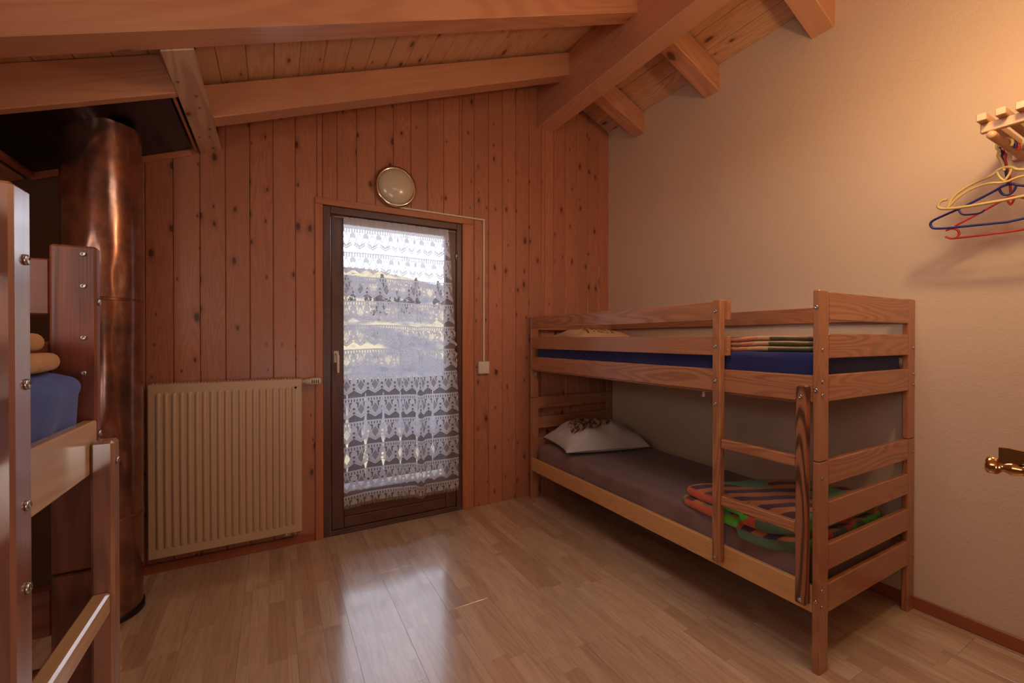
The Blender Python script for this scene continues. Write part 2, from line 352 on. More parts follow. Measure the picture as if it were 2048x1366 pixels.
    def build(s, name, mats, parent=None, origin=None, fix=False):
        org = Vector(origin) if origin is not None else Vector((0,0,0))
        me = D.meshes.new(name); me.from_pydata([tuple(Vector(v)-org) for v in s.v], [], s.f)
        for m_ in (mats if isinstance(mats, (list, tuple)) else [mats]): me.materials.append(m_)
        me.polygons.foreach_set('material_index', s.mi); me.polygons.foreach_set('use_smooth', s.sm); me.update()
        if fix:
            import bmesh
            bm = bmesh.new(); bm.from_mesh(me); bmesh.ops.recalc_face_normals(bm, faces=bm.faces); bm.to_mesh(me); bm.free()
        o = D.objects.new(name, me); C.objects.link(o); place(o, org, parent); return o
WL = {}
def place(o, wloc, parent=None):
    wl = Vector(wloc); WL[o.name] = wl
    if parent is not None: o.parent = parent; o.location = wl-WL[parent.name]
    else: o.location = wl
def empty(name, loc):
    o = D.objects.new(name, None); o.empty_display_size = 0.1; C.objects.link(o); place(o, loc); return o
def tag(o, label=None, cat=None, group=None, kind=None):
    if label: o['label'] = label
    if cat: o['category'] = cat
    if group: o['group'] = group
    if kind: o['kind'] = kind
    return o
_boxes = {}
def board(name, a, b, mat, parent=None, c=0.003, rot=None, label=None):
    """chamfered timber between two corners; origin at its middle; mesh data shared by equal pieces"""
    lo = Vector([min(p, q) for p, q in zip(a, b)]); hi = Vector([max(p, q) for p, q in zip(a, b)]); ctr = (lo+hi)/2; h = (hi-lo)/2
    key = (round(h.x, 4), round(h.y, 4), round(h.z, 4), c, mat.name)
    if key not in _boxes:
        mb = MB().cbox(-h, h, c); me = D.meshes.new(name); me.from_pydata(mb.v, [], mb.f); me.materials.append(mat); me.update(); _boxes[key] = me
    o = D.objects.new(name, _boxes[key]); C.objects.link(o); place(o, ctr, parent)
    if rot: o.rotation_euler = rot
    if label: o['label'] = label
    return o

# ------------------------------------------------------------ room shell
XW, YN = 2.602, 2.93          # right wall, far wall
XL, YS = -1.22, -1.10         # left wall, rear wall
XR0, XR1 = 1.855, 2.01        # ridge beam
SL = 0.395
def ceil_z(x): return 2.59+SL*x if x < 1.93 else 2.59+SL*1.93-0.41*(x-1.93)
def underside(x): return 2.428+SL*x

# floor with laminate boards as parts
fl = MB().box((XL, YS, -0.06), (XW, YN, -0.012)).build('floor', M['roof']); tag(fl, kind='structure')
pw, plen = 0.2073, 1.29
k0 = math.floor((XL-0.285)/pw); x = 0.285+k0*pw; row = 0
while x < XW:
    x0, x1 = max(x, XL), min(x+pw, XW); off = ((row*0.37) % 1.0)*plen; y = YS-off
    while y < YN:
        y0, y1 = max(y, YS), min(y+plen, YN)
        if y1-y0 > 0.03 and x1-x0 > 0.02:
            o = board('floor_plank', (x0+0.0003, y0+0.0003, -0.012), (x1-0.0003, y1-0.0003, 0.0), M['floor'], fl, 0.0003)
        y += plen
    x += pw; row += 1

# right wall (plaster): one slab with its gable shoulder
def slab(name, poly, axis, t0, t1, mat):
    o = MB().prism(poly, axis, t0, t1).build(name, mat, fix=True); tag(o, kind='structure'); return o
slab('wall_right', [(YS-0.1, -0.05), (YN+0.1, -0.05), (YN+0.1, 3.12), (YS-0.1, 3.12)], 'X', XW, XW+0.2, M['plaster'])
slab('wall_left', [(YS-0.1, -0.05), (YN+0.1, -0.05), (YN+0.1, ceil_z(XL)+0.02), (YS-0.1, ceil_z(XL)+0.02)], 'X', XL-0.15, XL, M['plaster'])
def gable(x0, x1, zlo=-0.05, up=0.015): 
    p = [(x0, zlo), (x1, zlo), (x1, ceil_z(x1)+up)]
    if x0 < 1.93 < x1: p.append((1.93, ceil_z(1.93)+up))
    p.append((x0, ceil_z(x0)+up)); return p
slab('wall_rear', gable(XL-0.1, XW+0.1), 'Y', YS-0.15, YS, M['plaster'])
slab('wall_inner', gable(1.64, XW+0.1), 'Y', -0.05, 0.075, M['plaster'])

# far wall: masonry behind, knotty tongue-and-groove boards in front
DX0, DX1, DZ = 0.268, 1.203, 2.092
wf = MB(); yb0, yb1 = YN+0.012, YN+0.22
wf.prism([(XL-0.1, -0.2), (DX0, -0.2), (DX0, ceil_z(DX0)), (XL-0.1, ceil_z(XL-0.1))], 'Y', yb0, yb1)
wf.prism([(DX0, DZ), (DX1, DZ), (DX1, ceil_z(DX1)), (DX0, ceil_z(DX0))], 'Y', yb0, yb1)
wf.prism([(DX1, -0.2), (XW+0.1, -0.2), (XW+0.1, ceil_z(XW+0.1)), (1.93, ceil_z(1.93)), (DX1, ceil_z(DX1))], 'Y', yb0, yb1)
wf.box((DX0, yb0, -0.2), (DX1, yb1, -0.012))
wallf = wf.build('wall_far', M['roof'], fix=True); tag(wallf, kind='structure')
def wallboard(x0, x1, z0, zt0, zt1):
    c = 0.0035; g = 0.0008
    xa, xb = x0+g, x1-g; poly = [(xa, YN+0.012), (xb, YN+0.012), (xb, YN+c), (xb-c, YN), (xa+c, YN), (xa, YN+c)]
    o = Vector(((x0+x1)/2, YN, (z0+zt0)/2)); f = lambda q: zt0+(zt1-zt0)*(q-x0)/(x1-x0)
    vs = [(a, b, z0) for a, b in poly]+[(a, b, f(a)) for a, b in poly]; n = 6
    MB().add(vs, [tuple(range(n))[::-1], tuple(range(n, 2*n))]+[(i, (i+1) % n, n+(i+1) % n, n+i) for i in range(n)]).build('wall_board', wood('wall', 'Z', 'Y'), wallf, o, fix=True)
wp = 0.1187; k = -7
while True:
    x0 = max(-0.004+wp*k-0.0, XL); x1 = min(-0.004+wp*(k+1), XW); k += 1
    if x1 <= XL+0.01: continue
    if x0 >= XW-0.01: break
    segs = [(x0, x1)] if not (x0 < 1.93 < x1) else [(x0, 1.93), (1.93, x1)]
    for a, b_ in segs:
        if a < DX0-0.002 and b_ > DX0: wallboard(a, DX0-0.002, 0.0, ceil_z(a), ceil_z(DX0)); wallboard(DX0-0.002, b_, DZ+0.001, ceil_z(DX0), ceil_z(b_)); continue
        if a < DX1 and b_ > DX1+0.002: wallboard(a, DX1+0.002, DZ+0.001, ceil_z(a), ceil_z(DX1)); wallboard(DX1+0.002, b_, 0.0, ceil_z(DX1), ceil_z(b_)); continue
        wallboard(a, b_, DZ+0.001 if (a >= DX0-0.003 and b_ <= DX1+0.003) else 0.0, ceil_z(a), ceil_z(b_))

# ceiling: roof slab with lining boards as parts
rs = MB()
rs.prism([(XL-0.3, ceil_z(XL-0.3)+0.022), (1.93, ceil_z(1.93)+0.022), (1.93, ceil_z(1.93)+0.20), (XL-0.3, ceil_z(XL-0.3)+0.20)], 'Y', YS-0.2, YN+0.45)
rs.prism([(1.93, ceil_z(1.93)+0.022), (XW+0.5, ceil_z(XW+0.5)+0.022), (XW+0.5, ceil_z(XW+0.5)+0.20), (1.93, ceil_z(1.93)+0.20)], 'Y', YS-0.2, YN+0.45)
ceil = rs.build('ceiling', M['roof'], fix=True); tag(ceil, kind='structure')
A1, A2 = math.atan(SL), math.atan(0.41)
def cboard(x0, x1, y0, y1):
    xm = (x0+x1)/2; a = -A1 if xm < 1.93 else A2; wd = (x1-x0)/math.cos(a)-0.0014; zc = ceil_z(xm)+0.011/math.cos(a)
    board('ceiling_board', (xm-wd/2, y0, zc-0.009), (xm+wd/2, y1, zc+0.009), wood('ceil', 'Y', 'Z'), ceil, 0.003, (0, a, 0))
cp = 0.112; k = -11
while cp*k < 1.93:
    x0, x1 = max(cp*k, XL), min(cp*(k+1), 1.93); k += 1
    cboard(x0, x1, YS, YN) if x0 > -0.42 or x1 < -1.03 else cboard(x0, x1, YS, 2.28)
x = 2.602
while x > 1.94:
    x0 = max(x-0.122, 1.932); cboard(x0, x, YS, YN); x -= 0.122

# roof timbers
rg = board('ridge_beam', (XR0, YS, 2.950), (XR1, YN, 3.325), wood('beam', 'Y'), None, 0.004)
tag(rg, 'long heavy ridge beam running under the roof peak, dark knot on its edge', 'beam')
def rafter(y0, y1, xa, xb, left, label, off=0.0):
    # xa..xb horizontal reach; square-cut timber turned to the roof slope
    a = -A1 if left else A2; s = (SL if left else -0.41); th = 0.150
    xm = (xa+xb)/2; L = (xb-xa)/math.cos(a); zb = (underside(xm)+off) if left else (2.912+0.41*(XW-xm)); zc = zb+th/2*math.cos(a)+0.004
    o = board('rafter', (xm-L/2, y0, zc-th/2), (xm+L/2, y1, zc+th/2), wood('beam', 'X'), None, 0.004, (0, a, 0))
    return tag(o, label, 'beam', 'roof rafters')
rafter(1.842, 1.952, XL+0.05, XR0+0.03, True, 'wide rafter crossing the top of the picture above the copper flue', 0.0)
rafter(2.505, 2.612, -0.283, XR0+0.03, True, 'knotty rafter just in front of the boarded wall, above the round wall lamp', -0.006)
rafter(2.505, 2.612, XR1-0.03, XW+0.03, False, 'short rafter on the plaster wall, the one nearest the corner')
rafter(1.842, 1.952, XR1-0.03, XW+0.03, False, 'short rafter on the plaster wall, middle one of the three')
rafter(1.170, 1.283, XR1-0.03, XW+0.03, False, 'short rafter on the plaster wall at the top edge of the picture')

# framed flue opening in the slope
fo = empty('flue_opening', (-0.7, 2.6, 2.15)); tag(fo, 'black panel set in a wooden frame between the rafters around the copper flue', 'panel')
def sboard(name, xa, xb, y0, y1, dz0, dz1, mat, c=0.002):
    xm = (xa+xb)/2; L = (xb-xa)/math.cos(A1); zb = underside(xm)+(dz0+dz1)/2; th = (dz1-dz0)
    return board(name, (xm-L/2, y0, zb-th/2), (xm+L/2, y1, zb+th/2), mat, fo, c, (0, -A1, 0))
sboard('trimmer', -0.382, -0.284, 1.955, 2.93, -0.004, 0.155, wood('pale', 'Y', 'Z'))
sboard('lining_board', -0.394, -0.3825, 2.30, 2.93, 0.0, 0.10, wood('trim', 'Y'))
sboard('header', XL+0.02, -0.3825, 2.258, 2.298, 0.0, 0.155, wood('beam', 'X'))
sboard('lining_board', -1.045, -1.02, 2.30, 2.93, 0.0, 0.10, wood('trim', 'Y'))
sboard('lining_board', -1.02, -0.394, 2.915, 2.9295, -0.012, 0.02, wood('trim', 'X'))
sboard('black_panel', -1.02, -0.394, 2.30, 2.915, 0.022, 0.034, M['black'], 0.001)
sboard('side_panel', XL+0.01, -1.046, 2.30, 2.93, 0.0, 0.02, wood('ceil', 'Y'))

# skirting
bb = board('baseboard_right', (XW-0.009, 0.075, 0.0), (XW, YN-0.005, 0.058), wood('base', 'Y'), None, 0.003); tag(bb, kind='structure')
bb = MB().cbox((XL, YN-0.012, 0), (DX0-0.05, YN, 0.05)).build('baseboard_far', wood('base', 'X'), None, (-0.5, YN, 0.02)); tag(bb, kind='structure')

# ------------------------------------------------------------ balcony door with lace curtain
dr = empty('door_1', (0.735, YN, 0.0)); tag(dr, kind='structure')
tw = wood('trim', 'Z'); twx = wood('trim', 'X')
board('casing', (0.222, YN-0.014, 0), (DX0-0.0005, YN+0.001, DZ+0.0), tw, dr)
board('casing', (DX1+0.0005, YN-0.014, 0), (1.288, YN+0.001, DZ+0.0), tw, dr)
board('casing', (0.222, YN-0.014, DZ+0.0005), (1.288, YN+0.001, 2.135), twx, dr)
st = wood('stain', 'Z'); stx = wood('stain', 'X')
JY0, JY1 = YN+0.004, YN+0.07
board('jamb', (DX0, JY0, 0), (DX0+0.045, JY1+0.03, DZ), st, dr); board('jamb', (DX1-0.038, JY0, 0), (DX1, JY1+0.03, DZ), st, dr)
board('head_jamb', (DX0+0.045, JY0, DZ-0.045), (DX1-0.038, JY1+0.03, DZ), stx, dr)
board('threshold', (DX0+0.045, JY0+0.004, 0), (DX1-0.038, JY1+0.03, 0.028), stx, dr)
SX0, SX1, SY0, SY1 = DX0+0.048, DX1-0.041, YN+0.012, YN+0.062
GX0, GX1, GZ0, GZ1 = 0.392, 1.083, 0.262, 2.0
board('sash_stile', (SX0, SY0, 0.03), (GX0, SY1, DZ-0.048), st, dr, 0.005); board('sash_stile', (GX1, SY0, 0.03), (SX1, SY1, DZ-0.048), st, dr, 0.005)
board('sash_rail', (GX0, SY0, GZ1), (GX1, SY1, DZ-0.048), stx, dr, 0.005)
for z0, z1 in ((0.03, 0.10), (0.103, 0.180), (0.183, GZ0)): board('bottom_panel', (GX0, SY0+(0.0 if z0 > 0.15 else 0.006), z0), (GX1, SY1, z1), stx, dr, 0.004)
MB().box((GX0-0.005, YN+0.034, GZ0-0.005), (GX1+0.005, YN+0.040, GZ1+0.005)).build('glass_pane', M['glass'], dr, (0.73, YN, 1.1))
hd = MB().cbox((0.330, YN+0.002, 1.10), (0.360, YN+0.012, 1.175), 0.004).tube([(0.345, YN+0.006, 1.155), (0.345, YN-0.038, 1.155), (0.349, YN-0.045, 1.145), (0.350, YN-0.046, 1.04)], [0.008, 0.008, 0.009, 0.007], 10)
hd.build('door_handle', M['white'], dr, (0.345, YN, 1.1))
for z in (1.83, 1.06, 0.32):
    MB().lathe([(0.0, 0), (0.007, 0), (0.007, 0.055), (0.0, 0.055)], (DX1-0.040, YN+0.006, z), 'Z', 10).build('hinge', M['steel'], dr, (DX1-0.040, YN, z))

# lace curtain hanging from a cord in front of the sash
CX0, CX1T, CX1B, CZT, CZB = 0.386, 1.085, 1.165, 2.028, 0.19
PV, PU = 0.1557, 0.0815
def cz_drop(z): return (CZT-z)/(CZT-CZB)
cur = empty('lace_curtain', (0.75, YN-0.012, CZT)); tag(cur, 'white lace curtain with scalloped rows hanging over the glazed balcony door', 'curtain')
mb = MB(); nx, ny = 200, 110; uvs = []
def cp_(s, t):
    z0 = CZT-t*(CZT-CZB); e = min(1, t*6)
    x1 = CX1T+(CX1B-CX1T)*min(1.0, t*1.5)**0.8
    if 0.35 < t < 0.55: x1 += 0.014*math.sin((t-0.35)/0.2*math.pi)*math.sin(t*160)
    xx = CX0+s*(x1-CX0)
    y = YN-0.026+0.006*math.sin(s*9+1)*(0.4+t)+0.0035*math.sin(s*31+t*2)*(1-0.5*t)
    for c0, wd, dp in ((0.47, 0.010, 0.011), (0.645, 0.012, 0.014), (0.55, 0.02, 0.006)):
        y -= dp*math.exp(-((s-c0-0.02*t)/wd)**2)
    if t < 0.028: y += 0.003*math.sin(s*150)
    zz = z0-0.018*t*math.exp(-((s-0.64)/0.035)**2)*(1 if t > 0.5 else 2*t)+0.014*t*math.sin(s*5.5)-0.012*t*(1-s)
    return (xx, y, zz)
mb.grid(nx, ny, cp_)
co = mb.build('lace_panel', M['lace'], cur, (0.75, YN, 1.1))
uvl = co.data.uv_layers.new(name='lace'); 
for poly in co.data.polygons:
    for li in poly.loop_indices:
        vi = co.data.loops[li].vertex_index; s_, t_ = (vi % nx)/(nx-1), (vi//nx)/(ny-1)
        warp = 0.0
        for c0, wd in ((0.47, 0.03), (0.645, 0.03)): warp += 0.35*math.tanh((s_-c0)/wd)
        uvl.data[li].uv = (s_*(1.10-CX0+0.02)/PU*0.98+warp, (t_*(CZT-CZB)-0.062)/PV)
mb = MB()
for i in range(110):
    s_ = (i+0.5)/110; a = Vector(cp_(s_, 0.999)); mb.tube([a, a+Vector((random.uniform(-.003, .003), 0, -0.018-random.random()*0.006))], 0.0011, 4)
mb.build('fringe', M['white'], cur, (0.75, YN, 0.2))
mb = MB().tube([(0.335, YN+0.004, 2.028), (CX0, YN-0.022, 2.024), (0.7, YN-0.024, 2.018), (CX1T, YN-0.022, 2.022), (1.16, YN+0.006, 2.03)], 0.0018, 6)
mb.build('hanging_cord', M['cord'], cur, (0.75, YN, 2.02))

# ------------------------------------------------------------ outside
bf = MB().box((-3, YN+0.22, -0.30), (5, YN+1.05, -0.14)).build('balcony_floor', wood('balc', 'X')); tag(bf, kind='structure')
yb = 3.90
br = empty('balcony_railing', (0.95, yb, -0.14)); tag(br, 'wooden balcony railing with fretted flat boards seen through the lace', 'railing')
board('top_rail', (-3, yb-0.05, 0.855), (5, yb+0.05, 0.905), wood('balc', 'X'), br)
board('bottom_rail', (-3, yb-0.02, 0.02), (5, yb+0.02, 0.06), wood('balc', 'X'), br)
def edge(z):  # half gap outline of the fretwork
    u = (z-0.06)/0.74
    if u < 0.03 or u > 0.97: return 0.002
    return 0.006+0.032*math.exp(-((u-0.52)/0.10)**2)+0.018*math.exp(-((u-0.20)/0.07)**2)+0.006*math.exp(-((u-0.78)/0.12)**2)
zs = [0.02+i*(0.85-0.02)/40 for i in range(41)]
me = None
for i in range(-6, 16):
    xc = 0.544+0.152*i+0.076
    if me is None:
        L_ = [(-0.076+edge(z), z) for z in zs]; R_ = [(0.076-edge(z), z) for z in zs][::-1]
        n = len(L_)
        vs = [(a, yb-0.012, z) for a, z in L_]+[(-a, yb-0.012, z) for a, z in L_]+[(a, yb+0.012, z) for a, z in L_]+[(-a, yb+0.012, z) for a, z in L_]
        fs = []
        for j in range(n-1):
            fs += [(j, n+j, n+j+1, j+1), (2*n+j, 2*n+j+1, 3*n+j+1, 3*n+j), (j, j+1, 2*n+j+1, 2*n+j), (n+j, 3*n+j, 3*n+j+1, n+j+1)]
        o = MB().add(vs, fs).build('baluster_board', wood('balc', 'Z'), br, (0, yb, 0.4)); me = o.data
    else:
        o = D.objects.new('baluster_board', me); C.objects.link(o)
    place(o, (xc, yb, 0.4), br)
# valley and opposite hillside
def hz(x, y):
    r = (y-9)/60
    base = -3.2+0.9*noise.noise(Vector((x*0.05, y*0.05, 0)))
    rise = max(0, (y-16))/44
    return base+rise*(11.5-0.05*(x-10))+1.6*noise.noise(Vector((x*0.06, y*0.06, 3)))*min(1, rise*2+0.1)
mb = MB(); mb.grid(90, 60, lambda s, t: ((s-0.4)*170, 6+t*74, hz((s-0.4)*170, 6+t*74)))
tag(mb.build('hillside', M['hill']), kind='structure')
rnd = random.Random(3)
def tree_at(x, y, h, name='tree'):
    z = hz(x, y)-0.1; e = empty(name, (x, y, z))
    MB().tube([(x, y, z), (x, y, z+h*0.9)], [h*0.035, h*0.008], 6).build('trunk', M['bark'], e, (x, y, z))
    m_ = MB()
    for q in range(60):
        u = rnd.random(); zz = z+h*(0.22+0.75*u); rr = h*0.26*(1-u)+0.05; an = rnd.random()*6.28; ra = rr*rnd.random()**0.5
        c = Vector((x+ra*math.cos(an), y+ra*math.sin(an), zz)); sz = h*0.055*(0.6+rnd.random())
        a = Vector((rnd.uniform(-1, 1), rnd.uniform(-1, 1), rnd.uniform(-1, 1))).normalized()*sz; b_ = a.orthogonal().normalized()*sz; d_ = a.cross(b_).normalized()*sz
        m_.add([c+a, c-a, c+b_, c-b_, c+d_, c-d_], [(0,2,4),(2,1,4),(1,3,4),(3,0,4),(2,0,5),(1,2,5),(3,1,5),(0,3,5)])
    m_.build('crown', M['needles'], e, (x, y, z)); return e
spots = []
for i in range(70):
    for _t in range(40):
        x = -2+rnd.random()*46; y = 34+rnd.random()*27
        if all((x-a)**2+(y-b_)**2 > 4.5 for a, b_ in spots): break
    spots.append((x, y))
    tag(tree_at(x, y, 1.4+rnd.random()*1.6), 'dark tree on the sunlit slope far beyond the balcony', 'tree', 'trees on the far slope')

# ------------------------------------------------------------ radiator
rx0, rx1, rz0, rz1, ry = -0.573, 0.143, 0.106, 1.019, 2.84
ra = empty('radiator', (-0.21, 2.88, rz0)); tag(ra, 'cream fluted panel radiator on the boarded wall left of the door', 'radiator')
MB().cbox((rx0, ry+0.0, rz0), (rx1, YN-0.035, rz1-0.004), 0.004).build('panel_body', M['radiator'], ra, (-0.2, ry, 0.5))
nf = 20; x0, x1 = rx0+0.028, rx1-0.028; z0, z1 = rz0+0.045, rz1-0.048; pitch = (x1-x0)/nf
for i in range(nf):
    xa = x0+i*pitch
    def fn(s, t):
        h = 0.013*math.sin(math.pi*s)**0.8*min(1.0, min(t, 1-t)*40+0.02); return (xa+pitch*0.12+s*pitch*0.76, ry+0.001-h, z0+t*(z1-z0))
    m_ = MB(); 
    ts = [0, 0.008, 0.02, 0.5, 0.98, 0.992, 1]
    vs = [fn(a/8, t) for t in ts for a in range(9)]; m_.add(vs, [(j*9+a, j*9+a+1, (j+1)*9+a+1, (j+1)*9+a) for j in range(6) for a in range(8)], 0, True)
    m_.build('flute', M['radiator'], ra, (xa, ry, 0.5))
m_ = MB()
for i in range(46): m_.cbox((rx0+0.02+i*0.0148, ry+0.006, rz1-0.004), (rx0+0.027+i*0.0148, YN-0.04, rz1+0.001), 0.001)
tag(m_.build('top_grille', M['radiator'], ra, (-0.2, ry, rz1)), kind='stuff')
mb = MB().lathe([(0, 0), (0.012, 0), (0.012, 0.022), (0.017, 0.024), (0.017, 0.045), (0.022, 0.050), (0.021, 0.100), (0.017, 0.106), (0, 0.106)], (rx1, ry+0.03, 0.994), 'X', 20)
mb.build('thermostat_valve', M['white'], ra, (rx1, ry, 0.99))
m_ = MB()
for i in range(4): m_.cbox((rx1+0.055+i*0.011, ry+0.006, 0.984), (rx1+0.060+i*0.011, ry+0.010, 1.004), 0.001)
m_.build('valve_vents', M['dark'], ra, (rx1, ry, 0.99))
MB().lathe([(0, -0.002), (0.007, -0.002), (0.007, 0.004), (0, 0.004)], (rx1-0.033, ry-0.002, 0.965), 'Y', 12).build('vent_plug', M['dark'], ra, (rx1, ry, 0.96))
m_ = MB(); m_.lathe([(0, 0), (0.014, 0), (0.014, 0.03), (0.009, 0.032), (0.009, 0.055), (0, 0.055)], (0.045, 2.885, 0.088), 'X', 14)
m_.lathe([(0, 0), (0.012, 0), (0.012, 0.03), (0, 0.03)], (0.075, 2.885, 0.075), 'Z', 12); m_.lathe([(0, 0), (0.012, 0), (0.012, 0.03), (0, 0.03)], (0.11, 2.885, 0.075), 'Z', 12)
m_.tube([(0.09, 2.885, 0.088), (0.125, 2.89, 0.088), (0.125, 2.929, 0.088)], 0.008, 8)
m_.build('pipe_fitting', M['chrome'], ra, (0.08, 2.88, 0.08))

# ------------------------------------------------------------ copper flue
px_, py_, pr = -0.676, 2.591, 0.136
fp = empty('copper_flue', (px_, py_, 0)); tag(fp, 'dented aged copper flue pipe rising behind the left bunk bed', 'pipe')
def section(z0, z1, dents):
    nz = max(8, int((z1-z0)/0.02)); na = 72; vs = []
    for j in range(nz+1):
        z = z0+(z1-z0)*j/nz
        for i in range(na):
            a = 2*math.pi*i/na; r = pr+0.0022*noise.noise(Vector((math.cos(a)*1.6, math.sin(a)*1.6, z*2.6)))
            for (da, dz_, wa, wz, dp) in dents:
                q = (a-da+math.pi) % (2*math.pi)-math.pi; r -= dp*math.exp(-(q/wa)**2-((z-dz_)/wz)**2)
            vs.append((px_+r*math.cos(a), py_+r*math.sin(a), z))
    fs = [(j*na+i, j*na+(i+1) % na, (j+1)*na+(i+1) % na, (j+1)*na+i) for j in range(nz) for i in range(na)]
    MB().add(vs, fs, 0, True).build('pipe_section', M['copper'], fp, (px_, py_, (z0+z1)/2))
    for zz in ((z1,) if z1 < 2 else ()):
        MB().lathe([(pr-0.001, -0.006), (pr+0.0035, -0.004), (pr+0.0035, 0.0), (pr+0.001, 0.001), (pr+0.0035, 0.002), (pr+0.0035, 0.006), (pr-0.001, 0.008)], (px_, py_, zz), 'Z', 64).build('seam_ring', M['copper'], fp, (px_, py_, zz))
fa = R(-58)
section(0.0, 0.452, [(fa, 0.2, 0.3, 0.06, 0.004)])
section(0.452, 1.425, [(fa-0.15, 0.80, 0.16, 0.08, 0.012), (fa+0.15, 0.70, 0.12, 0.05, 0.008), (fa-0.3, 0.60, 0.1, 0.10, 0.006), (fa+0.05, 1.22, 0.1, 0.08, 0.004)])
section(1.425, 2.20, [(fa+0.1, 1.52, 0.12, 0.06, 0.005), (fa-0.5, 1.6, 0.2, 0.08, 0.006)])
MB().lathe([(pr+0.002, 0.0), (pr+0.006, 0.002), (pr+0.005, 0.028), (pr+0.001, 0.030)], (px_, py_, 0), 'Z', 64).build('foot_ring', M['dark'], fp, (px_, py_, 0))

# ------------------------------------------------------------ wall lamp, cable and switch
lx, lz, lr = 0.716, 2.272, 0.138
wl = empty('wall_lamp', (lx, YN, lz)); tag(wl, 'round wall lamp with opal dome in a polished rim above the door', 'lamp')
MB().lathe([(lr*0.86, 0.0), (lr*0.98, -0.004), (lr, -0.022), (lr*0.985, -0.036), (lr*0.90, -0.040), (lr*0.84, -0.036)], (lx, YN, lz), 'Y', 56).build('rim', M['chrome'], wl, (lx, YN, lz))
MB().lathe([(lr*0.86, -0.034)]+[(lr*0.86*math.cos(t), -0.034-0.045*math.sin(t)) for t in [i*math.pi/2/10 for i in range(11)]], (lx, YN, lz), 'Y', 56).build('dome', M['opal'], wl, (lx, YN, lz))
cd = MB().cbox((0.745, YN-0.020, 2.1355), (1.381, YN-0.003, 2.1465), 0.002).cbox((1.369, YN-0.016, 1.085), (1.381, YN-0.0003, 2.1355), 0.002)
tag(cd.build('cable_duct', M['white'], None, (1.37, YN, 1.6)), 'thin pale cable duct running from the wall lamp down to the switch', 'cable duct')
sw = empty('light_switch', (1.375, YN, 1.04)); tag(sw, 'small square ivory surface switch on the boards right of the door', 'switch')
MB().cbox((1.326, YN-0.032, 0.992), (1.415, YN-0.0003, 1.084), 0.006).build('box', M['white'], sw, (1.37, YN, 1.04))
MB().cbox((1.338, YN-0.036, 1.006), (1.403, YN-0.0321, 1.070), 0.003).lathe([(0, 0), (0.006, 0), (0.005, -0.004), (0, -0.005)], (1.385, YN-0.036, 1.022), 'Y', 12).build('rocker', M['white'], sw, (1.37, YN, 1.04))

